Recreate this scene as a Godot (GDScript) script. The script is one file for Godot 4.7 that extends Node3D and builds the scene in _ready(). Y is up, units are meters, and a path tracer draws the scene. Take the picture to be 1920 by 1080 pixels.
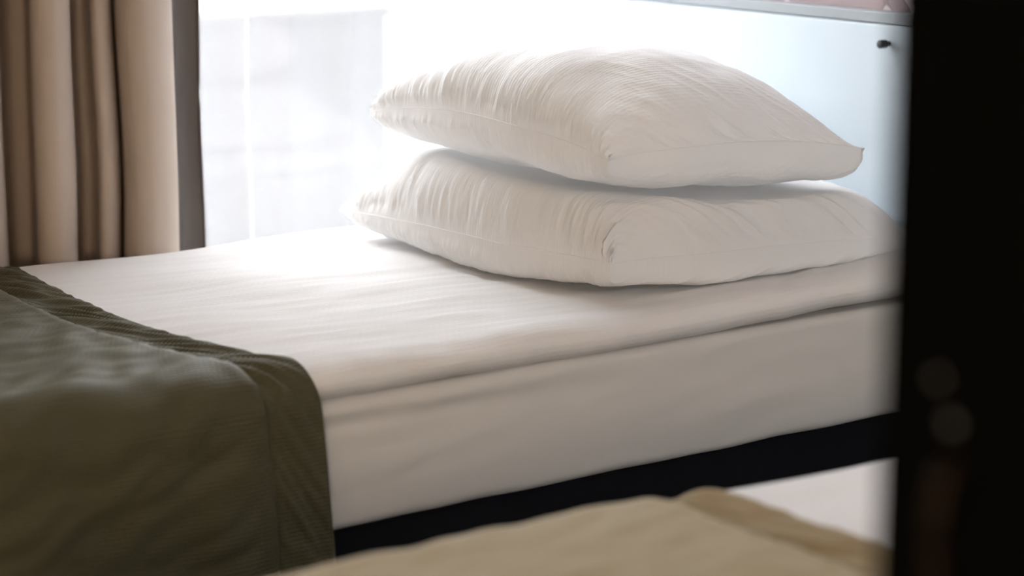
extends Node3D
# A hotel twin room: the far bed with two stacked pillows beside a curtained window, the near bed in front.
# x runs along the beds to the headboard (x = 0), z from the window (-) to the camera (+), y up, metres.

const CAM := Vector3(-2.677, 1.0839, 2.697)
const YAW := -0.6362
const PITCH := -0.1979
const BED_TOP := 0.45
const SKY_ENERGY := 17.0
const LAMP_ENERGY := 2.1
const WALL_LAMP_ENERGY := 0.42

var noise := FastNoiseLite.new()
var mats := {}
var stripe_tex: ImageTexture
var weave_tex: ImageTexture

# ------------------------------------------------------------------ helpers
func tag(o: Node, label: String, category: String, group := "") -> Node:
	o.set_meta("label", label)
	o.set_meta("category", category)
	if group != "":
		o.set_meta("group", group)
	return o

func thing(called: String, at: Vector3, label: String, category: String, group := "") -> Node3D:
	var o := Node3D.new()
	o.name = called
	add_child(o, true)
	o.position = at
	tag(o, label, category, group)
	return o

func part(called: String, mesh: Mesh, mat: Material, parent: Node, at := Vector3.ZERO) -> MeshInstance3D:
	var o := MeshInstance3D.new()
	o.name = called
	o.mesh = mesh
	o.material_override = mat
	parent.add_child(o, true)
	o.position = at
	return o

func struct(called: String, mesh: Mesh, mat: Material, at := Vector3.ZERO) -> MeshInstance3D:
	var o := part(called, mesh, mat, self, at)
	o.set_meta("kind", "structure")
	return o

func lin(r: float, g: float, b: float) -> Color:
	return Color(r, g, b).linear_to_srgb()

func material(called: String, c: Color, rough := 0.9, spec := 0.3) -> StandardMaterial3D:
	var m := StandardMaterial3D.new()
	m.resource_name = called
	m.albedo_color = c
	m.roughness = rough
	m.metallic_specular = spec
	mats[called] = m
	return m

# a grid of nu x nv points as a smooth two-sided sheet; flip turns its front over
func grid_mesh(p: PackedVector3Array, nu: int, nv: int, uv: PackedVector2Array, flip := false) -> ArrayMesh:
	var n := PackedVector3Array()
	n.resize(p.size())
	var idx := PackedInt32Array()
	for i in nu - 1:
		for j in nv - 1:
			var a := i * nv + j
			var b := a + nv
			var c := b + 1
			var d := a + 1
			if flip:
				idx.append_array([a, b, c, a, c, d])
			else:
				idx.append_array([a, c, b, a, d, c])
	for k in range(0, idx.size(), 3):
		var f := (p[idx[k + 2]] - p[idx[k]]).cross(p[idx[k + 1]] - p[idx[k]])
		n[idx[k]] += f
		n[idx[k + 1]] += f
		n[idx[k + 2]] += f
	for k in n.size():
		n[k] = n[k].normalized() if n[k].length_squared() > 1e-20 else Vector3.UP
	var arr := []
	arr.resize(Mesh.ARRAY_MAX)
	arr[Mesh.ARRAY_VERTEX] = p
	arr[Mesh.ARRAY_NORMAL] = n
	arr[Mesh.ARRAY_TEX_UV] = uv
	arr[Mesh.ARRAY_INDEX] = idx
	var m := ArrayMesh.new()
	m.add_surface_from_arrays(Mesh.PRIMITIVE_TRIANGLES, arr)
	return m

# normals of a grid, for displacing it
func grid_normals(p: PackedVector3Array, nu: int, nv: int) -> PackedVector3Array:
	var n := PackedVector3Array()
	n.resize(p.size())
	for i in nu:
		for j in nv:
			var du := p[mini(i + 1, nu - 1) * nv + j] - p[maxi(i - 1, 0) * nv + j]
			var dv := p[i * nv + mini(j + 1, nv - 1)] - p[i * nv + maxi(j - 1, 0)]
			n[i * nv + j] = dv.cross(du).normalized()
	return n

# box with chamfered edges, centred on c
func add_box(st: SurfaceTool, c: Vector3, s: Vector3, bevel := 0.0) -> void:
	var h := s / 2.0
	var b := minf(bevel, minf(h.x, minf(h.y, h.z)) * 0.9)
	if b <= 0.0:
		b = 0.0005
	var quads := []
	for ax in 3:
		for sg in [-1.0, 1.0]:
			var q := []
			for k in [[-1, -1], [1, -1], [1, 1], [-1, 1]]:
				var v := Vector3.ZERO
				v[ax] = sg * h[ax]
				v[(ax + 1) % 3] = k[0] * (h[(ax + 1) % 3] - b)
				v[(ax + 2) % 3] = k[1] * (h[(ax + 2) % 3] - b)
				q.append(v)
			quads.append(q)
	for ax in 3:
		var u := (ax + 1) % 3
		var w := (ax + 2) % 3
		for su in [-1.0, 1.0]:
			for sw in [-1.0, 1.0]:
				var q := []
				for k in [[-1, 0], [1, 0], [1, 1], [-1, 1]]:
					var v := Vector3.ZERO
					v[ax] = k[0] * (h[ax] - b)
					v[u] = su * (h[u] if k[1] == 0 else h[u] - b)
					v[w] = sw * (h[w] - b if k[1] == 0 else h[w])
					q.append(v)
				quads.append(q)
	for sx in [-1.0, 1.0]:
		for sy in [-1.0, 1.0]:
			for sz in [-1.0, 1.0]:
				var d := Vector3(sx, sy, sz)
				var q := []
				for ax in 3:
					var v := Vector3(d.x * (h.x - b), d.y * (h.y - b), d.z * (h.z - b))
					v[ax] = d[ax] * h[ax]
					q.append(v)
				quads.append(q)
	st.set_smooth_group(-1)
	for q in quads:
		var mid := Vector3.ZERO
		for v in q:
			mid += v / q.size()
		var nrm: Vector3 = (q[2] - q[0]).cross(q[1] - q[0])
		var order := range(q.size())
		if nrm.dot(mid) < 0.0:
			order.reverse()
		for k in range(1, q.size() - 1):
			for t in [order[0], order[k], order[k + 1]]:
				st.add_vertex(c + q[t])

func boxes(list: Array, bevel := 0.0) -> ArrayMesh:
	var st := SurfaceTool.new()
	st.begin(Mesh.PRIMITIVE_TRIANGLES)
	for b in list:
		add_box(st, b[0], b[1], bevel)
	st.generate_normals()
	return st.commit()

func box(c: Vector3, s: Vector3, bevel := 0.0) -> ArrayMesh:
	return boxes([[c, s]], bevel)

# turned shape about y: profile of (radius, height)
func lathe(profile: Array, seg := 28) -> ArrayMesh:
	var p := PackedVector3Array()
	var uv := PackedVector2Array()
	for i in profile.size():
		for j in seg + 1:
			var a := TAU * j / seg
			p.append(Vector3(cos(a) * profile[i].x, profile[i].y, sin(a) * profile[i].x))
			uv.append(Vector2(float(j) / seg, float(i) / profile.size()))
	return grid_mesh(p, profile.size(), seg + 1, uv, true)

# round tube along a path
func tube(path: PackedVector3Array, r: float, seg := 8) -> ArrayMesh:
	var p := PackedVector3Array()
	var uv := PackedVector2Array()
	var along := 0.0
	for i in path.size():
		var t := (path[mini(i + 1, path.size() - 1)] - path[maxi(i - 1, 0)]).normalized()
		var side := t.cross(Vector3.UP)
		if side.length() < 0.01:
			side = t.cross(Vector3.RIGHT)
		side = side.normalized()
		var over := side.cross(t).normalized()
		if i > 0:
			along += path[i].distance_to(path[i - 1])
		for j in seg + 1:
			var a := TAU * j / seg
			p.append(path[i] + (side * cos(a) + over * sin(a)) * r)
			uv.append(Vector2(along, float(j) / seg))
	return grid_mesh(p, path.size(), seg + 1, uv, true)

func smooth_path(pts: Array, per := 6) -> Array:
	var out := []
	for i in pts.size() - 1:
		var a = pts[maxi(i - 1, 0)]
		var b = pts[i]
		var c = pts[i + 1]
		var d = pts[mini(i + 2, pts.size() - 1)]
		for k in per:
			out.append(b.cubic_interpolate(c, a, d, float(k) / per))
	out.append(pts[pts.size() - 1])
	return out

func table(keys: Array, t: float) -> float:
	if t <= keys[0][0]:
		return keys[0][1]
	for i in keys.size() - 1:
		if t <= keys[i + 1][0]:
			var f: float = (t - keys[i][0]) / (keys[i + 1][0] - keys[i][0])
			var y0: float = keys[maxi(i - 1, 0)][1]
			var y3: float = keys[mini(i + 2, keys.size() - 1)][1]
			return cubic_interpolate(keys[i][1], keys[i + 1][1], y0, y3, f)
	return keys[keys.size() - 1][1]

func soft_min(a: float, b: float, k: float) -> float:
	var h := maxf(k - absf(a - b), 0.0) / k
	return minf(a, b) - h * h * k * 0.25

func nz(x: float, y: float) -> float:
	return noise.get_noise_2d(x, y)

# ------------------------------------------------------------------ textures
func make_textures() -> void:
	# crinkled cloth woven in fine raised cords that run along u
	var im := Image.create(256, 256, false, Image.FORMAT_RGB8)
	for y in 256:
		for x in 256:
			var wob := sin(TAU * (x / 256.0 * 3.0 + 0.4 * sin(TAU * y / 64.0))) * 0.35 + sin(TAU * (x / 256.0 * 7.0 + y / 128.0)) * 0.2
			var s := 0.5 + 0.5 * sin(TAU * (y / 16.0) + wob)
			var br := 0.75 + 0.25 * sin(TAU * (x / 256.0 * 11.0 + 0.5 * sin(TAU * y / 32.0)))
			var v := clampf(s * br, 0, 1)
			im.set_pixel(x, y, Color(v, v, v))
	stripe_tex = ImageTexture.create_from_image(im)
	# plain weave
	var im2 := Image.create(128, 128, false, Image.FORMAT_RGB8)
	for y in 128:
		for x in 128:
			var v := 0.5 + 0.25 * sin(TAU * x / 8.0) * (1.0 if (y / 4) % 2 == 0 else -1.0) + 0.25 * sin(TAU * y / 4.0)
			im2.set_pixel(x, y, Color(v, v, v))
	weave_tex = ImageTexture.create_from_image(im2)

func relief(m: StandardMaterial3D, tex: Texture2D, scale_cm: float, uvscale: Vector3) -> void:
	m.heightmap_enabled = true
	m.heightmap_texture = tex
	m.heightmap_scale = scale_cm
	m.uv1_scale = uvscale

func wallpaper_texture() -> ImageTexture:
	var im := Image.create(512, 512, false, Image.FORMAT_RGB8)
	var a := lin(0.30, 0.24, 0.245)
	var b := lin(0.52, 0.46, 0.46)
	var c := lin(0.20, 0.15, 0.155)
	for y in 512:
		for x in 512:
			var u := x / 128.0
			var v := y / 128.0
			var leaf := sin(TAU * u + 1.3 * sin(TAU * v)) * sin(TAU * v * 0.5 + 0.8 * sin(TAU * u))
			var n := noise.get_noise_2d(x * 0.06, y * 0.06) * 0.5
			var t := smoothstep(-0.15, 0.2, leaf + n)
			var k := a.lerp(b, t)
			if absf(leaf + n) < 0.07:
				k = k.lerp(c, 0.7)
			im.set_pixel(x, y, k)
	return ImageTexture.create_from_image(im)

func make_materials() -> void:
	var m := material("pillow_cotton", lin(0.90, 0.895, 0.89), 0.95, 0.2)
	relief(m, stripe_tex, 0.04, Vector3(1 / 0.096, 1 / 0.096, 1))
	m.rim_enabled = true
	m.rim = 0.15
	m.backlight_enabled = true
	m.backlight = Color(0.71, 0.71, 0.71)
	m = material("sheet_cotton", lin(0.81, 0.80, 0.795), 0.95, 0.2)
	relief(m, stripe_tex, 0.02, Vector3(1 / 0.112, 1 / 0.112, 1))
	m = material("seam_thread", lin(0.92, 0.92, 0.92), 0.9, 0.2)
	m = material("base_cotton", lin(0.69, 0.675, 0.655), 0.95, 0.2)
	m = material("olive_cloth", lin(0.074, 0.069, 0.037), 0.65, 0.33)
	relief(m, stripe_tex, 0.07, Vector3(1 / 0.08, 1 / 0.08, 1))
	m.rim_enabled = true
	m.rim = 0.35
	m.rim_tint = 0.5
	m = material("khaki_cloth", lin(0.34, 0.27, 0.16), 0.8, 0.3)
	relief(m, stripe_tex, 0.03, Vector3(1 / 0.08, 1 / 0.08, 1))
	m.rim_enabled = true
	m.rim = 0.35
	m.rim_tint = 0.3
	m = material("taupe_curtain", lin(0.47, 0.395, 0.335), 0.9, 0.2)
	relief(m, weave_tex, 0.02, Vector3(1 / 0.05, 1 / 0.05, 1))
	m = material("curtain_lining", lin(0.13, 0.115, 0.11), 0.9, 0.2)
	relief(m, weave_tex, 0.02, Vector3(1 / 0.05, 1 / 0.05, 1))
	m = material("sheer_voile", Color(0.95, 0.95, 0.955, 0.26), 0.95, 0.0)
	m.transparency = BaseMaterial3D.TRANSPARENCY_ALPHA
	m.cull_mode = BaseMaterial3D.CULL_DISABLED
	m.backlight_enabled = true
	m.backlight = Color(0.5, 0.5, 0.5)
	m = material("headboard_white", lin(0.40, 0.455, 0.49), 0.5, 0.4)
	m = material("trim_grey", lin(0.22, 0.24, 0.25), 0.45, 0.4)
	m = material("wallpaper", Color(1, 1, 1), 0.85, 0.2)
	m.albedo_texture = wallpaper_texture()
	m.uv1_triplanar = true
	m.uv1_world_triplanar = true
	m.uv1_scale = Vector3.ONE * 2.2
	material("wall_paint", lin(0.78, 0.755, 0.72), 0.9, 0.2)
	material("ceiling_paint", lin(0.80, 0.78, 0.75), 0.9, 0.2)
	m = material("carpet", lin(0.05, 0.04, 0.034), 1.0, 0.1)
	material("black_cloth", lin(0.012, 0.013, 0.016), 0.95, 0.1)
	material("black_plastic", lin(0.01, 0.011, 0.012), 0.5, 0.4)
	material("black_wood", lin(0.002, 0.0019, 0.0015), 0.7, 0.06)
	m = material("steel", lin(0.16, 0.16, 0.17), 0.35, 0.5)
	m.metallic = 1.0
	m = material("dark_brass", lin(0.02, 0.013, 0.009), 0.6, 0.5)
	m.metallic = 1.0
	material("window_white", lin(0.78, 0.79, 0.80), 0.4, 0.4)
	m = material("window_glass", Color(0.95, 0.98, 1.0, 0.06), 0.03, 0.5)
	m.transparency = BaseMaterial3D.TRANSPARENCY_ALPHA
	material("pink_render", lin(0.062, 0.055, 0.053), 0.95, 0.2)
	material("pale_render", lin(0.30, 0.31, 0.32), 0.95, 0.2)
	material("balcony_concrete", lin(0.25, 0.25, 0.25), 0.95, 0.2)
	material("paving", lin(0.13, 0.13, 0.135), 0.95, 0.2)
	material("lamp_metal", lin(0.05, 0.05, 0.05), 0.4, 0.5)
	m = material("lamp_shade_glow", lin(0.8, 0.7, 0.55), 0.9, 0.2)
	m.emission_enabled = true
	m.emission = Color(1.0, 0.78, 0.52)
	m.emission_energy_multiplier = 1.2
	m = material("lamp_globe_glow", lin(0.85, 0.83, 0.8), 0.6, 0.3)
	m.emission_enabled = true
	m.emission = Color(0.98, 0.99, 1.0)
	m.emission_energy_multiplier = 1.2

# ------------------------------------------------------------------ bedding
# Closed sheet swept along x: section(s) with s 0..1 runs from under the window side over the top to under the room side
func topper_mesh(z0: float, sag: bool) -> ArrayMesh:
	var prof := []
	var half := 0.40
	var y0 := 0.404
	var y1 := BED_TOP
	var r := 0.026
	# (z, y, weight of side bulge, weight of top)
	var ring := []
	ring.append([-half + 0.10, y0, 0.0, 0.0])
	for k in 12:
		var a := -PI / 2 - PI * k / 11.0
		ring.append([-half + r + cos(a) * r, (y0 + y1) / 2 + sin(a) * (y1 - y0) / 2, 1.0, 0.0])
	for k in range(1, 84):
		var t := k / 84.0
		ring.append([lerpf(-half + r, half - 0.05, t), y1, 0.0, 1.0])
	for k in 20:
		var a := PI / 2 - PI * k / 19.0
		var rr := 0.05 if k < 10 else 0.03
		ring.append([half - 0.05 + cos(a) * 0.05 if k < 10 else half - rr + cos(a) * rr, (y0 + y1) / 2 + sin(a) * (y1 - y0) / 2, 1.0, 0.0])
	ring.append([half - 0.10, y0, 0.0, 0.0])
	var nx := 200
	var p := PackedVector3Array()
	var uv := PackedVector2Array()
	var back := -1.995
	var head := -0.045
	for i in nx + 5:
		var ii := clampi(i - 2, 0, nx)
		var x := lerpf(back, head, float(ii) / nx)
		var shrink := 1.0
		if i == 0 or i == nx + 4:
			shrink = 0.0
		elif i == 1 or i == nx + 3:
			shrink = 0.8
		if i < 2:
			x -= 0.012 * (1 if i == 0 else 0)
		if i > nx + 2:
			x += 0.012 * (1 if i == nx + 4 else 0)
		var along := 0.0
		for j in ring.size():
			var q: Array = ring[j]
			var z: float = q[0]
			var y: float = q[1]
			if j > 0:
				along += Vector2(q[0] - ring[j - 1][0], q[1] - ring[j - 1][1]).length()
			# the room-side lip sags and swells unevenly along the bed
			if z > 0.25:
				var swell := 0.005 * nz(x * 120.0, 3.0) + 0.002 * nz(x * 420.0, 9.0)
				z += swell * q[2]
				var lip := 0.0018 * nz(x * 130.0, 50.0)
				if y < (y0 + y1) / 2:
					y += lip
				if sag:
					# the edge lifts a little towards the headboard, pressed down under the pillows
					y += 0.010 * smoothstep(-0.75, -0.2, x) * smoothstep(0.25, 0.38, z)
			if q[3] > 0.5 or y > y1 - 0.012:
				# tension lines in the sheet, long along the bed and a little askew
				var f := smoothstep(-0.40, -0.30, z)
				y += f * (0.0016 * nz(x * 45.0 + z * 30.0, z * 260.0 + 20.0) + 0.0012 * nz(x * 110.0 + z * 50.0, z * 800.0))
				y += 0.004 * nz(x * 60.0, z * 60.0 + 7.0)
				# puckers in the edge near the headboard
				if sag:
					y += 0.0035 * smoothstep(-0.62, -0.35, x) * smoothstep(0.24, 0.36, z) * nz(x * 420.0 + z * 700.0, z * 150.0)
			y = lerpf((y0 + y1) / 2, y, shrink)
			p.append(Vector3(x, y, z + z0))
			uv.append(Vector2(x, along))
	return grid_mesh(p, nx + 5, ring.size(), uv, true)

func base_mesh(z0: float, ylo: float, yhi: float, half: float, r: float, crease: float, x0 := -1.99, x1 := -0.05) -> ArrayMesh:
	var ring := []
	ring.append(Vector2(0, ylo))
	for c in [[-1, -1], [-1, 1], [1, 1], [1, -1]]:
		var cz: float = c[0] * (half - r)
		var cy: float = (yhi - r) if c[1] > 0 else (ylo + r)
		var start := {"-1-1": -PI / 2, "-11": PI, "11": PI / 2, "1-1": 0.0}["%d%d" % [c[0], c[1]]] as float
		for k in 6:
			var a: float = start - (PI / 2) * k / 5.0
			ring.append(Vector2(cz + cos(a) * r, cy + sin(a) * r))
		if c[1] > 0 and c[0] > 0:
			for k in range(1, 24):
				ring.append(Vector2(half, lerpf(yhi - r, ylo + r, k / 24.0)))
		elif c[0] < 0 and c[1] < 0:
			for k in range(1, 8):
				ring.append(Vector2(-half, lerpf(ylo + r, yhi - r, k / 8.0)))
	ring.append(Vector2(0, ylo))
	var nx := 150
	var p := PackedVector3Array()
	var uv := PackedVector2Array()
	var mid := Vector2(0, (ylo + yhi) / 2)
	for i in nx + 5:
		var x := lerpf(x0, x1, clampf((i - 2.0) / nx, 0, 1))
		var shrink := 0.0 if i == 0 or i == nx + 4 else (0.93 if i == 1 or i == nx + 3 else 1.0)
		if i == 1 or i == nx + 3:
			x += 0.004 * (-1 if i == 1 else 1)
		if i == 0 or i == nx + 4:
			x += 0.006 * (-1 if i == 0 else 1)
		var along := 0.0
		for j in ring.size():
			var q: Vector2 = mid + (ring[j] - mid) * shrink
			if j > 0:
				along += ring[j].distance_to(ring[j - 1])
			if q.x > half - 0.01 and crease > 0.0:
				var h := (q.y - ylo) / (yhi - ylo)
				var w := smoothstep(0.0, 0.12, h) * smoothstep(1.0, 0.9, h)
				# long slack folds in the fitted cover
				q.x += crease * w * (nz(x * 50.0, q.y * 420.0 - x * 60.0) + 0.5 * nz(x * 110.0 + 40.0, q.y * 800.0 - x * 150.0))
				# the rolled hem of the cover under the topper
				q.x += (0.0035 * exp(-pow((h - 0.90) / 0.045, 2.0)) - 0.0025 * exp(-pow((h - 0.79) / 0.05, 2.0))) * smoothstep(-0.75, -1.15, x)
			if q.x > half - 0.05 and crease > 0.0 and q.y < ylo + r * 1.5:
				q.y += 0.0015 * nz(x * 140.0, 77.0)
			p.append(Vector3(x, q.y, q.x + z0))
			uv.append(Vector2(x, along))
	return grid_mesh(p, nx + 5, ring.size(), uv, true)

# Bedspread over the foot half. s runs over the bed from the window side (s < 0) to the room side; edge(s) is the x of its hem.
func spread_point(s: float, x: float, lift: float, drop: float, flare: float) -> Vector3:
	var half := 0.410
	var r := 0.05
	var flat := half - r
	var arc := r * PI / 2
	var a := absf(s)
	var sg := signf(s)
	var y := BED_TOP + 0.002
	var z := 0.0
	var nrm := Vector3.UP
	if a < flat:
		z = s
	elif a < flat + arc:
		var t := (a - flat) / r
		z = sg * (flat + sin(t) * r)
		y -= r - cos(t) * r
		nrm = Vector3(0, cos(t), sg * sin(t))
	else:
		var d := a - flat - arc
		z = sg * (half + d * (flare if sg > 0 else 0.0))
		y -= r + d
		nrm = Vector3(0, 0, sg)
	var fall := 0.0
	if x < -2.0:
		fall = minf(-2.0 - x, drop)
		y -= fall
		x = -2.0 - 0.02 * smoothstep(0.0, 0.05, fall)
	return Vector3(x, y, z) + nrm * lift

func bedspread(z0: float, mat: Material, edge: Array, label: String, seed_at: float, flare: float, slack: float) -> void:
	var o := thing("bedspread", Vector3(-1.65, BED_TOP, z0), label, "bedspread", "bedspreads over the foot ends of the beds")
	var off := -o.position + Vector3(0, 0, z0)
	var reach := 0.40 + 0.032 + 0.30
	var ns := 300
	var band := 0.078
	# main panel
	var p := PackedVector3Array()
	var uv := PackedVector2Array()
	var nt := 110
	for i in ns:
		var s := lerpf(-0.56, reach, i / float(ns - 1))
		var e := table(edge, s)
		for j in nt:
			var t := j / float(nt - 1)
			var d := band - 0.006 + 0.70 * pow(t, 1.35)
			var x := e - d
			var roll := d - band + 0.006
			# padded panel: rises from the seam in a rounded roll
			var lift := 0.003 + 0.011 * sqrt(clampf(1.0 - pow(1.0 - clampf(roll / 0.022, 0, 1), 2.0), 0, 1))
			var loose := smoothstep(0.0, 0.06, roll)
			lift += slack * loose * (0.005 * nz(x * 110.0 + seed_at, s * 190.0 + x * 120.0) + 0.003 * nz(x * 260.0 + seed_at, s * 520.0 + x * 160.0))
			lift += 0.0022 * exp(-roll / 0.025) * nz(s * 700.0, seed_at)
			if absf(s) > 0.42:
				lift += (absf(s) - 0.42) * 0.06 * nz(x * 130.0 + seed_at, 5.0)
			p.append(spread_point(s, x, maxf(lift, 0.0015), 0.3, flare) + off)
			uv.append(Vector2(d, s))
	part("quilted_panel", grid_mesh(p, ns, nt, uv, true), mat, o)
	# stitched hem band with puckers across it
	var hp := PackedVector3Array()
	var huv := PackedVector2Array()
	var nb := 34
	for i in ns:
		var s := lerpf(-0.56, reach, i / float(ns - 1))
		var e := table(edge, s)
		for j in nb + 4:
			var d := band * clampf((j - 4) / float(nb - 1), 0, 1)
			var w := sin(PI * clampf(d / band, 0, 1))
			var puck := nz(s * 520.0 + d * 900.0 + seed_at, d * 260.0) * 0.007 + nz(s * 260.0 + d * 600.0, 30.0 + seed_at) * 0.003
			var amount := 1.0 if absf(s) < 0.40 else 0.5
			var lift := 0.0045 + puck * (0.35 + 0.65 * w) * amount
			lift -= 0.003 * smoothstep(band - 0.012, band, d)
			# the folded edge turns under
			if j < 4:
				lift = [0.0, 0.0005, 0.002, 0.0035][j] as float
				d = -[-0.01, 0.0008, 0.0022, 0.0016][j] as float
			var x := e - d
			hp.append(spread_point(s, x, maxf(lift, 0.0004), 0.3, flare) + off)
			huv.append(Vector2(d, s))
	part("hem", grid_mesh(hp, ns, nb + 4, huv, true), mat, o)

func make_bed(called: String, z0: float, label: String, near: bool) -> void:
	var o := thing(called, Vector3(-1.0, 0, z0), label, "bed", "twin beds")
	var off := Vector3(1.0, 0, -z0)
	var t := part("mattress_topper", topper_mesh(z0, not near), mats.sheet_cotton, o, off)
	t.set_meta("label", "white cotton-covered mattress topper with rounded edge")
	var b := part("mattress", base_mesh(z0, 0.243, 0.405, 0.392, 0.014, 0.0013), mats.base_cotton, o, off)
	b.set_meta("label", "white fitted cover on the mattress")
	part("divan_base", base_mesh(z0, 0.07, 0.2435, 0.372, 0.01, 0.0, -1.97, -0.07), mats.black_cloth, o, off).set_meta("label", "black fabric divan base")
	for q in [[-1.85, -0.30], [-1.85, 0.30], [-0.2, -0.30], [-0.2, 0.30]]:
		part("leg", lathe([Vector2(0, 0), Vector2(0.022, 0), Vector2(0.026, 0.004), Vector2(0.03, 0.072), Vector2(0, 0.072)], 20), mats.black_plastic, o, Vector3(q[0] + 1.0, 0, q[1]))

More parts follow.
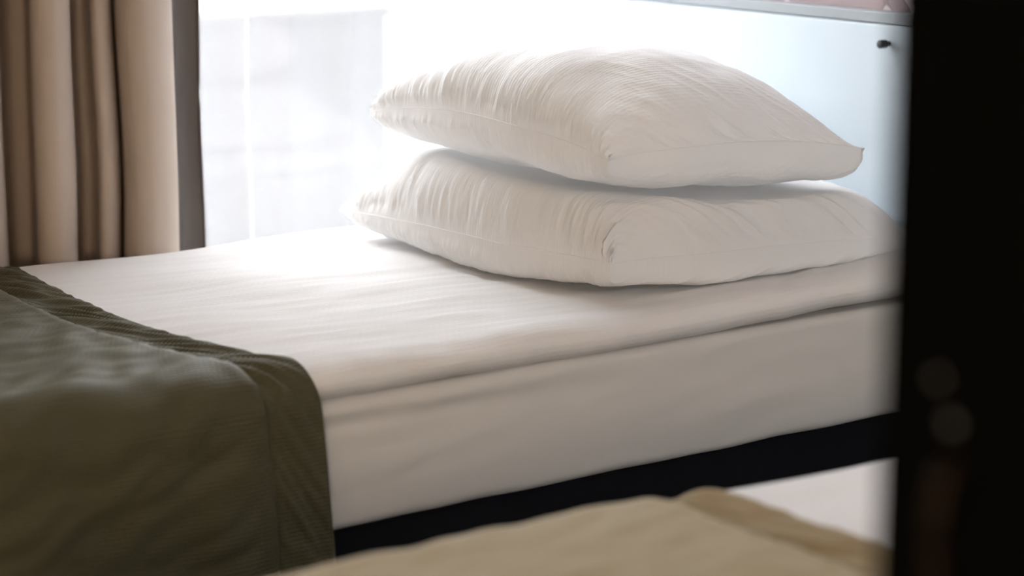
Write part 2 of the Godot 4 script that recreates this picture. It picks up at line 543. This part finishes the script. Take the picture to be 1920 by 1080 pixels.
# ------------------------------------------------------------------ pillows
# corners: [L, N, R, F] = window side foot, room side foot, room side head, window side head (on the seam)
# bow: how far each edge is drawn in at its middle; rise: how far the seam climbs at the middle of each edge (order LN, NR, RF, FL)
func pillow(called: String, c: Array, bow: Array, rise: Array, top: float, bottom: float, ceil_at: Callable, floor_at: Callable, plump: float, full_top: Array, full_bottom: Array, blunt: Array, folds: Array, seed_at: float, label: String, flange: bool) -> void:
	var centre: Vector3 = (c[0] + c[1] + c[2] + c[3]) / 4.0
	var o := thing(called, Vector3(centre.x, floor_at.call(centre.x, centre.z), centre.z), label, "pillow", "white pillows stacked on the far bed")
	var n := 221
	var nv := 241
	var seam := {}
	var sides := []
	for sd: float in [1.0, -1.0]:
		var p := PackedVector3Array()
		p.resize(n * nv)
		var flat := PackedFloat32Array()
		flat.resize(n * nv)
		for i in n:
			var a := lerpf(-1, 1, i / float(n - 1))
			var ua := sin(a * PI / 2)
			var ca := maxf(cos(a * PI / 2), 0.0)
			for j in nv:
				var b := lerpf(-1, 1, j / float(nv - 1))
				var ub := sin(b * PI / 2)
				var cb := maxf(cos(b * PI / 2), 0.0)
				var wx := (ua + 1) / 2
				var wz := (ub + 1) / 2
				var q: Vector3 = c[0].lerp(c[3], wx).lerp(c[1].lerp(c[2], wx), wz)
				var mx := 1 - ua * ua
				var mz := 1 - ub * ub
				# edges drawn in, seam rising at their middles
				q.x += bow[0] * mz * (1 - wx) - bow[2] * mz * wx
				q.z += bow[3] * mx * (1 - wz) - bow[1] * mx * wz
				q.y += rise[0] * mz * (1 - wx) + rise[2] * mz * wx + rise[3] * mx * (1 - wz) + rise[1] * mx * wz
				# corners rounded where the ear is tucked in
				var au := absf(ua)
				var av := absf(ub)
				var big := pow(pow(au, 7.0) + pow(av, 7.0) + 1e-12, 1.0 / 7.0)
				var rnd := big / pow(pow(au, 2.7) + pow(av, 2.7) + 1e-12, 1.0 / 2.7)
				var wgt: float = lerpf(lerpf(blunt[0], blunt[3], smoothstep(0.25, 0.75, wx)), lerpf(blunt[1], blunt[2], smoothstep(0.25, 0.75, wx)), smoothstep(0.25, 0.75, wz))
				var sc := lerpf(1.0, minf(rnd, 1.0), wgt * smoothstep(0.0, 0.5, au * av))
				q.x = centre.x + (q.x - centre.x) * sc
				q.z = centre.z + (q.z - centre.z) * sc
				# belly swelling out past the seam
				var full: Array = full_top if sd > 0 else full_bottom
				var ex := lerpf(lerpf(full[0], full[3], wx), lerpf(full[1], full[2], wx), wz)
				var soft := pow(ca * cb, ex * 0.9)
				if sd > 0:
					soft = 1.0 - pow(1.0 - minf(soft, 1.0), plump)
				var y: float = q.y + sd * (top if sd > 0 else bottom) * soft
				var pushed := 0.0
				if sd > 0:
					var lim: float = ceil_at.call(q.x, q.z)
					var yy := soft_min(y, lim, 0.02)
					pushed = y - yy
					y = maxf(yy, q.y)
				else:
					var lim: float = floor_at.call(q.x, q.z)
					var yy := -soft_min(-y, -lim, 0.018)
					pushed = yy - y
					y = minf(yy, maxf(q.y, lim))
					if y < lim:
						y = lim
				# stuffing pushed sideways where the pillow is pressed flat
				q.x += signf(ua) * (0.10 if sd > 0 else 0.38) * pushed * smoothstep(0.2, 0.9, absf(ua)) * smoothstep(0.0, 0.25, ca)
				q.z += signf(ub) * (0.10 if sd > 0 else 0.38) * pushed * smoothstep(0.2, 0.9, absf(ub)) * smoothstep(0.0, 0.25, cb)
				p[i * nv + j] = Vector3(q.x, y, q.z)
				flat[i * nv + j] = clampf((pushed - 0.015) / 0.03, 0, 1)
		# wrinkles
		var nr := grid_normals(p, n, nv)
		var uv := PackedVector2Array()
		uv.resize(n * nv)
		for i in n:
			var a := lerpf(-1, 1, i / float(n - 1))
			for j in nv:
				var b := lerpf(-1, 1, j / float(nv - 1))
				var k := i * nv + j
				var sx := sin(a * PI / 2) * 0.29
				var sz := sin(b * PI / 2) * 0.33
				var da := (1 - absf(a)) * 0.26
				var db := (1 - absf(b)) * 0.28
				var sgn: float = sd * 37.0
				var w := 0.0
				# gathers standing square to the foot-side seam
				var lim_a := 0.55 + 0.45 * nz(sz * 220.0 + seed_at, 11.0 + sgn)
				var fa := exp(-pow(da / (0.030 + 0.042 * lim_a), 1.6)) * (1.0 if a < 0 else 0.6) * smoothstep(0.015, 0.11, db)
				var ga := nz(sz * 1700.0 + da * 130.0 + seed_at, da * 90.0 + sgn)
				var gb := nz(sz * 720.0 + da * 160.0 + seed_at, da * 60.0 + 60.0 + sgn)
				w += fa * (0.0030 * (1.0 - 2.2 * absf(ga)) + (0.0030 if sd > 0 else 0.0022) * gb) * smoothstep(0.0, 0.012, da + 0.004)
				# wider slanting gathers off the long room-side seam
				var fb := 1.15 * exp(-pow(db / 0.10, 1.5)) * (1.0 if b > 0 else 0.7) * (1.0 if sd > 0 else 0.3)
				fb *= clampf(0.65 + 0.9 * nz(sx * 130.0 + seed_at, 44.0), 0.3, 1.0)
				var gc := nz(sx * 300.0 + db * 420.0 + seed_at, db * 90.0 + 20.0 + sgn)
				var gd := nz(sx * 800.0 + db * 700.0 + seed_at, db * 160.0 + 80.0 + sgn)
				w += fb * (0.0075 * (0.30 - absf(gc) * 1.4) + 0.0016 * gd) * smoothstep(0.0, 0.012, db + 0.003)
				# soft lumps of the filling and slack in the cloth
				w += 0.005 * nz(sx * 90.0 + seed_at, sz * 90.0 + sgn) + 0.0013 * nz(sx * 200.0 + sz * 60.0 + seed_at, sz * 360.0 + sgn)
				w += 0.0003 * nz(sx * 300.0 + sz * 300.0, sz * 1500.0 + seed_at)
				if sd > 0:
					for f in folds:
						var p0: Vector2 = f[0]
						var p1: Vector2 = f[1]
						var pt := Vector2(a * 0.26, b * 0.28)
						var t := clampf((pt - p0).dot(p1 - p0) / (p1 - p0).length_squared(), 0, 1)
						var near := p0.lerp(p1, t)
						var side := signf((p1 - p0).cross(pt - p0))
						var dist := pt.distance_to(near)
						var wd: float = f[2] * (1.0 if side > 0 else 0.45)
						if side < 0:
							w -= 0.6 * f[3] * exp(-pow((dist - f[2]) / (0.8 * f[2]), 2.0)) * sin(PI * clampf(0.1 + 0.8 * t, 0, 1))
						w += f[3] * exp(-pow(dist / wd, 1.3)) * (0.35 + 0.65 * sin(PI * clampf(0.15 + 0.8 * t, 0, 1)))
				var keep := smoothstep(0.0, 0.02, minf(da, db) + 0.002)
				var dd := w * keep * (1.0 - 0.9 * flat[k])
				p[k] += nr[k] * sd * dd
				uv[k] = Vector2(sin(a * PI / 2) * 0.29 + signf(a) * (1 - cos(a * PI / 2)) * -0.05, sin(b * PI / 2) * 0.33)
		for k in p.size():
			p[k] -= o.position
		sides.append(p)
		var cover := part("top_cover" if sd > 0 else "under_cover", grid_mesh(p, n, nv, uv, sd > 0), mats.pillow_cotton, o)
		cover.set_meta("label", "fine corded white cotton")
	# the sewn edge as a narrow raised cord all the way round
	var path := PackedVector3Array()
	var pt0: PackedVector3Array = sides[0]
	for j in nv:
		path.append(pt0[j])
	for i in range(1, n):
		path.append(pt0[i * nv + nv - 1])
	for j in range(nv - 2, -1, -1):
		path.append(pt0[(n - 1) * nv + j])
	for i in range(n - 2, -1, -1):
		path.append(pt0[i * nv])
	part("seam", tube(path, 0.0006, 6), mats.seam_thread, o)
	if flange:
		# the doubled hem of the pillowcase opening, standing out beyond the filling below the seam
		var fp := PackedVector3Array()
		var fuv := PackedVector2Array()
		var pb: PackedVector3Array = sides[1]
		var rows := 36
		var cols := 8
		var tip := pb[(n - 1) * nv + nv - 1] + Vector3(0.003, 0, 0)
		var foot := pb[(n - rows) * nv + nv - rows] + Vector3(0.022, 0, -0.004)
		for k in rows:
			var v := pb[(n - 1 - k) * nv + nv - 1 - k]
			var drop := clampf((tip.y - v.y) / maxf(tip.y - foot.y, 1e-4), 0, 1)
			var rim := tip.lerp(foot, drop) + Vector3(0.006 * sin(PI * drop), 0, 0)
			rim.y = v.y
			for q in cols:
				var t := q / float(cols - 1)
				fp.append(v.lerp(rim, t) + Vector3(-0.004 * (1 - t), 0.0, 0.0016))
				fuv.append(Vector2(t * 0.02, k * 0.003))
		part("case_hem", grid_mesh(fp, rows, cols, fuv, true), mats.base_cotton, o)

# ------------------------------------------------------------------ curtains
func sheet_from_profile(prof: Array, y0: float, y1: float, ny: int, wobble: float, close_to: float) -> ArrayMesh:
	var p := PackedVector3Array()
	var uv := PackedVector2Array()
	var run := 0.0
	for i in prof.size():
		if i > 0:
			run += prof[i].distance_to(prof[i - 1])
		for j in ny:
			var y := lerpf(y0, y1, j / float(ny - 1))
			var dx := wobble * nz(prof[i].x * 60.0, y * 40.0)
			var dz := wobble * 0.5 * nz(prof[i].x * 60.0 + 50.0, y * 40.0)
			p.append(Vector3(prof[i].x + dx, y, minf(prof[i].y + dz, close_to)))
			uv.append(Vector2(run, y))
	return grid_mesh(p, prof.size(), ny, uv, true)

func make_curtains() -> void:
	var left := []
	var rng := RandomNumberGenerator.new()
	rng.seed = 5
	var x := -1.95
	while x < -1.48:
		left.append(Vector2(x, -0.53))
		left.append(Vector2(x + 0.012, -0.48))
		left.append(Vector2(x + 0.04, -0.45))
		left.append(Vector2(x + 0.07, -0.48))
		left.append(Vector2(x + 0.082, -0.53))
		x += 0.098 + rng.randf() * 0.02
	left += [Vector2(-1.291, -0.530), Vector2(-1.308, -0.480), Vector2(-1.310, -0.445), Vector2(-1.296, -0.432), Vector2(-1.278, -0.440), Vector2(-1.258, -0.465), Vector2(-1.235, -0.510), Vector2(-1.213, -0.555), Vector2(-1.191, -0.577), Vector2(-1.176, -0.577), Vector2(-1.169, -0.565), Vector2(-1.180, -0.530), Vector2(-1.193, -0.500), Vector2(-1.203, -0.470), Vector2(-1.197, -0.450), Vector2(-1.179, -0.443), Vector2(-1.156, -0.455), Vector2(-1.139, -0.475), Vector2(-1.125, -0.500), Vector2(-1.105, -0.540), Vector2(-1.087, -0.565), Vector2(-1.074, -0.570), Vector2(-1.070, -0.560), Vector2(-1.075, -0.535), Vector2(-1.087, -0.505), Vector2(-1.087, -0.490), Vector2(-1.076, -0.485), Vector2(-1.061, -0.495), Vector2(-1.046, -0.515), Vector2(-1.030, -0.545), Vector2(-1.040, -0.520), Vector2(-1.051, -0.490), Vector2(-1.051, -0.457), Vector2(-1.033, -0.440), Vector2(-1.008, -0.445), Vector2(-0.982, -0.465), Vector2(-0.963, -0.490), Vector2(-0.947, -0.520)]
	var o := thing("curtain", Vector3(-1.4, 0.02, -0.5), "heavy taupe curtain hanging in deep vertical folds left of the window", "curtain")
	var prof := smooth_path(left, 6)
	part("cloth", sheet_from_profile(prof, 0.0, 2.43, 60, 0.006, -0.41), mats.taupe_curtain, o, -Vector3(-1.4, 0, -0.5))
	var lin_prof := smooth_path([Vector2(-0.947, -0.520), Vector2(-0.933, -0.538), Vector2(-0.919, -0.542), Vector2(-0.907, -0.539), Vector2(-0.896, -0.533)], 6)
	part("turned_edge", sheet_from_profile(lin_prof, 0.0, 2.43, 60, 0.006, -0.41), mats.curtain_lining, o, -Vector3(-1.4, 0, -0.5)).set_meta("label", "grey lining turned to the room at the curtain's edge")
	var e: Vector2 = lin_prof[lin_prof.size() - 1]
	var hem := PackedVector3Array()
	for j in 60:
		var y := lerpf(0.0, 2.43, j / 59.0)
		hem.append(Vector3(e.x + 0.006 * nz(e.x * 60.0, y * 40.0), y, e.y + 0.003 * nz(e.x * 60.0 + 50.0, y * 40.0)) - Vector3(-1.4, 0, -0.5))
	part("hem", tube(hem, 0.0022, 8), mats.curtain_lining, o)
	# sheer
	var s := []
	x = -2.28
	var ph := 0.0
	while x < -0.05:
		ph += 0.0125 * TAU / (0.085 + 0.05 * nz(x * 150.0, 4.0))
		s.append(Vector2(x + 0.012 * cos(ph), -0.603 + 0.019 * sin(ph) * (0.7 + 0.6 * nz(x * 90.0, 8.0))))
		x += 0.0125
	var sh := MeshInstance3D.new()
	sh.name = "sheer_curtain"
	sh.mesh = sheet_from_profile(smooth_path(s, 3), 0.02, 2.43, 40, 0.008, -0.575)
	sh.material_override = mats.sheer_voile
	add_child(sh, true)
	tag(sh, "white translucent sheer curtain hanging across the bright window", "curtain")

# ------------------------------------------------------------------ the place
func make_room() -> void:
	var zi := -0.64   # inner face of the window wall
	var th := 0.22
	var wx0 := -2.3
	var wx1 := -0.006
	var wy0 := 0.18
	var wy1 := 2.36
	var x0 := -4.4
	var x1 := 0.0
	var z1 := 4.4
	var hgt := 2.6
	var zc := zi - th / 2
	struct("wall_window", boxes([
		[Vector3((x0 + wx0) / 2 - 0.1, hgt / 2, zc), Vector3(wx0 - x0 + 0.2, hgt, th)],
		[Vector3((wx1 + x1) / 2 + 0.1, hgt / 2, zc), Vector3(x1 - wx1 + 0.2, hgt, th)],
		[Vector3((wx0 + wx1) / 2, wy0 / 2, zc), Vector3(wx1 - wx0, wy0, th)],
		[Vector3((wx0 + wx1) / 2, (wy1 + hgt) / 2, zc), Vector3(wx1 - wx0, hgt - wy1, th)]]), mats.ceiling_paint)
	struct("wall_headboard", box(Vector3(0.1, hgt / 2, (zi + z1) / 2), Vector3(0.2, hgt, z1 - zi)), mats.wallpaper)
	struct("wall_foot", box(Vector3(x0 - 0.1, hgt / 2, (zi + z1) / 2), Vector3(0.2, hgt, z1 - zi)), mats.wall_paint)
	struct("wall_entry", box(Vector3((x0 + x1) / 2, hgt / 2, z1 + 0.1), Vector3(x1 - x0 + 0.4, hgt, 0.2)), mats.wall_paint)
	struct("floor", box(Vector3((x0 + x1) / 2, -0.1, (zi + z1) / 2 - 0.1), Vector3(x1 - x0 + 0.4, 0.2, z1 - zi + 0.6)), mats.carpet)
	struct("ceiling", box(Vector3((x0 + x1) / 2, hgt + 0.1, (zi + z1) / 2 - 0.1), Vector3(x1 - x0 + 0.4, 0.2, z1 - zi + 0.6)), mats.ceiling_paint)
	# window
	var w := Node3D.new()
	w.name = "window_1"
	w.set_meta("kind", "structure")
	add_child(w)
	w.position = Vector3((wx0 + wx1) / 2, wy0, zi - 0.12)
	var ww := wx1 - wx0
	var wh := wy1 - wy0
	part("window_frame", boxes([
		[Vector3(0, 0.03, 0), Vector3(ww, 0.06, 0.07)], [Vector3(0, wh - 0.03, 0), Vector3(ww, 0.06, 0.07)],
		[Vector3(-ww / 2 + 0.03, wh / 2, 0), Vector3(0.06, wh - 0.12, 0.07)], [Vector3(ww / 2 - 0.015, wh / 2, 0), Vector3(0.03, wh - 0.12, 0.07)],
		[Vector3(-0.1, wh / 2, 0), Vector3(0.07, wh - 0.12, 0.07)]], 0.004), mats.window_white, w)
	for q in [[-ww / 2 + 0.06, -0.135], [-0.065, ww / 2 - 0.03]]:
		part("pane", box(Vector3((q[0] + q[1]) / 2, wh / 2, 0), Vector3(q[1] - q[0], wh - 0.12, 0.006)), mats.window_glass, w)
	# headboard panel along the wall
	var h := thing("headboard", Vector3(-0.015, 0, 0.793), "long white headboard panel with grey top rail behind the pillows", "headboard")
	part("panel", box(Vector3(0, 0.383, 0), Vector3(0.03, 0.760, 2.86), 0.002), mats.headboard_white, h)
	part("top_rail", box(Vector3(0.001, 0.7735, 0), Vector3(0.028, 0.018, 2.86), 0.0015), mats.trim_grey, h)
	var k := thing("peg", Vector3(-0.03, 0.735, 0.097), "small black round peg sticking out of the white headboard panel", "peg")
	var stem := part("stem", lathe([Vector2(0, 0), Vector2(0.0042, 0), Vector2(0.0042, 0.009), Vector2(0, 0.009)], 20), mats.black_plastic, k)
	stem.rotation.z = PI / 2
	var cap := part("cap", lathe([Vector2(0, 0.007), Vector2(0.0058, 0.007), Vector2(0.0066, 0.008), Vector2(0.0066, 0.021), Vector2(0.0058, 0.0222), Vector2(0, 0.0222)], 24), mats.black_plastic, k)
	cap.rotation.z = PI / 2

func make_outside() -> void:
	struct("ground", box(Vector3(0, -6.1, -40), Vector3(160, 0.2, 76)), mats.paving)
	# the outer face of this building round the room, and the balcony with its parapet before the window
	struct("facade", boxes([
		[Vector3(-2.2, 6.7, -0.75), Vector3(24, 8.0, 0.22)], [Vector3(-9.4, -0.2, -0.75), Vector3(9.6, 5.8, 0.22)],
		[Vector3(5.0, -0.2, -0.75), Vector3(9.6, 5.8, 0.22)], [Vector3(-2.2, -4.6, -0.75), Vector3(24, 3.0, 0.22)]]), mats.pale_render)
	struct("balcony_floor", box(Vector3(-1.875, -0.12, -1.51), Vector3(4.65, 0.2, 1.3)), mats.balcony_concrete)
	struct("balcony_parapet", boxes([[Vector3(-1.875, 0.195, -2.10), Vector3(4.65, 0.83, 0.12)], [Vector3(-1.875, 0.622, -2.10), Vector3(4.69, 0.025, 0.16)]], 0.004), mats.pink_render)
	var b := thing("building", Vector3(-8.0, -6, -24), "low pale building standing far outside the window", "building")
	part("wall", box(Vector3(0, 2.6, 0), Vector3(22.0, 5.2, 8.0)), mats.pale_render, b)
	part("roof_edge", box(Vector3(0, 5.28, 0), Vector3(22.3, 0.16, 8.3), 0.02), mats.balcony_concrete, b)

func make_wardrobe() -> void:
	var o := thing("wardrobe", Vector3(-1.62, 0, 2.291), "black wardrobe side standing close in the right foreground", "wardrobe")
	part("carcass", box(Vector3(0.01, 1.1, 0), Vector3(0.60, 2.2, 0.66), 0.003), mats.black_wood, o)
	var d := part("door", box(Vector3(-0.30, 1.12, 0), Vector3(0.02, 2.1, 0.655), 0.002), mats.black_wood, o)
	var s := part("lock", lathe([Vector2(0, 0), Vector2(0.003, 0), Vector2(0.003, 0.001), Vector2(0.002, 0.002), Vector2(0, 0.0022)], 20), mats.steel, d, Vector3(-0.31, 0.823, -0.283))
	s.rotation.z = PI / 2
	s = part("screw", lathe([Vector2(0, 0), Vector2(0.002, 0), Vector2(0.002, 0.001), Vector2(0, 0.0015)], 16), mats.steel, d, Vector3(-0.31, 0.842, -0.292))
	s.rotation.z = PI / 2
	var path := PackedVector3Array()
	for q in smooth_path([Vector3(0, 0.035, 0), Vector3(-0.012, 0.032, 0), Vector3(-0.018, 0, 0), Vector3(-0.012, -0.032, 0), Vector3(0, -0.035, 0)], 6):
		path.append(q)
	part("handle", tube(path, 0.004, 10), mats.dark_brass, d, Vector3(-0.31, 0.772, -0.275))

func make_lamp() -> void:
	var at := Vector3(-3.4, 0, 3.3)
	var o := thing("floor_lamp", at, "floor lamp with a warm glowing drum shade at the foot of the room", "lamp")
	part("base", lathe([Vector2(0, 0), Vector2(0.14, 0), Vector2(0.14, 0.012), Vector2(0.02, 0.025), Vector2(0, 0.025)], 32), mats.lamp_metal, o)
	part("pole", lathe([Vector2(0.011, 0.02), Vector2(0.011, 1.0)], 16), mats.lamp_metal, o)
	part("shade", lathe([Vector2(0.19, 0.84), Vector2(0.21, 0.85), Vector2(0.18, 1.16), Vector2(0.16, 1.17)], 40), mats.lamp_shade_glow, o)
	var l := OmniLight3D.new()
	l.name = "lamp_light"
	l.position = Vector3(0, 1.0, 0)
	l.light_color = Color(1.0, 0.90, 0.78)
	l.light_energy = LAMP_ENERGY
	l.light_size = 0.15
	l.omni_range = 12.0
	l.omni_attenuation = 2.0
	l.shadow_enabled = true
	o.add_child(l)
	# reading lamp on the headboard wall beside the near bed
	var w := thing("wall_lamp", Vector3(0, 0.95, 2.05), "white globe reading lamp on the headboard wall past the near bed", "lamp")
	var plate := part("wall_plate", lathe([Vector2(0, 0), Vector2(0.045, 0), Vector2(0.045, 0.012), Vector2(0.04, 0.016), Vector2(0, 0.016)], 28), mats.lamp_metal, w)
	plate.rotation.z = PI / 2
	part("arm", tube(PackedVector3Array([Vector3(-0.012, 0, 0), Vector3(-0.06, 0, 0), Vector3(-0.08, 0.0, 0)]), 0.006, 10), mats.lamp_metal, w)
	var globe := SphereMesh.new()
	globe.radius = 0.07
	globe.height = 0.14
	part("globe", globe, mats.lamp_globe_glow, w, Vector3(-0.14, 0, 0))
	var g := OmniLight3D.new()
	g.name = "globe_light"
	g.position = Vector3(-0.14, 0, 0)
	g.light_color = Color(0.98, 0.99, 1.0)
	g.light_energy = WALL_LAMP_ENERGY
	g.light_size = 0.065
	g.omni_range = 12.0
	g.omni_attenuation = 2.0
	g.shadow_enabled = true
	w.add_child(g)

# the surface in which the two pillows press against each other: a shallow bowl
func nest(x: float, z: float) -> float:
	var r2 := pow((x + 0.515) / 0.25, 2.0) + pow((z - 0.02) / 0.31, 2.0)
	return 0.574 - 0.086 * (x + 0.72) - 0.030 * (z - 0.28) + 0.008 * minf(r2, 1.6)

func _ready() -> void:
	noise.seed = 11
	noise.noise_type = FastNoiseLite.TYPE_SIMPLEX_SMOOTH
	noise.frequency = 0.05
	noise.fractal_type = FastNoiseLite.FRACTAL_NONE
	# camera
	var cam := Camera3D.new()
	cam.name = "camera"
	cam.keep_aspect = Camera3D.KEEP_HEIGHT
	var at := CameraAttributesPhysical.new()
	at.frustum_focal_length = 85.0
	at.frustum_focus_distance = 3.2
	at.exposure_aperture = 3.1
	cam.attributes = at
	cam.fov = rad_to_deg(2.0 * atan(540.0 / 4435.0))
	cam.near = 0.05
	cam.far = 200.0
	add_child(cam)
	cam.position = CAM
	cam.rotation = Vector3(PITCH, YAW, 0)
	cam.current = true
	# overcast sky
	var env := Environment.new()
	env.background_mode = Environment.BG_SKY
	var sky := Sky.new()
	var sm := ProceduralSkyMaterial.new()
	sm.sky_top_color = Color(0.965, 0.98, 1.0)
	sm.sky_horizon_color = Color(0.975, 0.985, 1.0)
	sm.ground_bottom_color = Color(0.42, 0.42, 0.42)
	sm.ground_horizon_color = Color(0.45, 0.46, 0.47)
	sm.sun_angle_max = 1.0
	sky.sky_material = sm
	env.sky = sky
	env.background_energy_multiplier = SKY_ENERGY
	env.tonemap_mode = Environment.TONE_MAPPER_LINEAR
	env.tonemap_exposure = 1.0
	env.sdfgi_enabled = true
	env.ssao_enabled = true
	env.ssil_enabled = true
	var we := WorldEnvironment.new()
	we.name = "environment"
	we.environment = env
	add_child(we)

	make_textures()
	make_materials()
	make_room()
	make_outside()
	make_bed("bed", -0.0, "white-sheeted bed beside the window with stacked pillows on it", false)
	make_bed("bed_001", 1.45, "near bed with khaki cover in the bottom foreground", true)
	make_curtains()
	var edge_far := [[-0.75, -1.30], [-0.45, -1.285], [-0.38, -1.289], [-0.20, -1.312], [-0.035, -1.327], [0.13, -1.326], [0.30, -1.301], [0.36, -1.280], [0.43, -1.268], [0.50, -1.262], [0.60, -1.256], [0.75, -1.250]]
	bedspread(0.0, mats.olive_cloth, edge_far, "olive green bedspread hanging over the foot of the bed by the window", 0.0, 0.03, 1.0)
	var edge_near := [[-0.75, -1.24], [-0.40, -1.235], [-0.26, -1.238], [-0.13, -1.240], [0.1, -1.25], [0.4, -1.24], [0.75, -1.24]]
	bedspread(1.45, mats.khaki_cloth, edge_near, "blurred khaki bedspread on the near bed at the bottom edge", 300.0, 0.03, 0.45)
	var contact := func(x: float, z: float) -> float: return nest(x, z)
	var bed_top := func(x: float, z: float) -> float: return BED_TOP + 0.005 + 0.010 * smoothstep(-0.75, -0.2, x) * smoothstep(0.25, 0.38, z)
	var free := func(_x: float, _z: float) -> float: return 5.0
	var under := func(x: float, z: float) -> float: return nest(x, z) + 0.002
	pillow("pillow", [Vector3(-0.765, 0.489, -0.335), Vector3(-0.795, 0.499, 0.355), Vector3(-0.15, 0.470, 0.315), Vector3(-0.14, 0.485, -0.33)],
		[-0.005, 0.012, 0.02, 0.02], [0.010, 0.014, 0.0, 0.0], 0.150, 0.09, contact, bed_top, 1.45, [1.05, 0.85, 1.3, 1.75], [0.82, 0.4, 0.6, 0.7], [0.0, 1.0, 0.3, 0.5],
		[[Vector2(-0.252, 0.222), Vector2(-0.185, 0.214), 0.008, 0.012], [Vector2(-0.205, -0.083), Vector2(-0.125, -0.092), 0.006, 0.005], [Vector2(-0.200, 0.022), Vector2(-0.135, 0.012), 0.005, 0.004], [Vector2(-0.255, 0.238), Vector2(-0.205, 0.234), 0.006, 0.005], [Vector2(-0.256, 0.258), Vector2(-0.215, 0.250), 0.008, 0.010], [Vector2(-0.252, 0.272), Vector2(-0.225, 0.268), 0.006, 0.006]],
		0.0, "lower white pillow of the stack, lying on the sheet", false)
	pillow("pillow_001", [Vector3(-0.745, 0.645, -0.275), Vector3(-0.795, 0.638, 0.355), Vector3(-0.284, 0.616, 0.300), Vector3(-0.26, 0.63, -0.29)],
		[-0.005, 0.012, 0.02, 0.02], [0.032, 0.020, 0.0, 0.0], 0.105, 0.09, free, under, 1.45, [0.85, 1.0, 1.75, 0.7], [0.72, 0.5, 0.38, 0.6], [0.0, 1.0, 0.0, 0.5],
		[[Vector2(-0.252, 0.190), Vector2(-0.205, 0.180), 0.008, 0.004], [Vector2(-0.253, 0.215), Vector2(-0.198, 0.208), 0.008, 0.005], [Vector2(-0.256, 0.266), Vector2(-0.222, 0.260), 0.008, 0.005]],
		500.0, "upper white pillow lying on top of the other pillow", true)
	make_wardrobe()
	make_lamp()
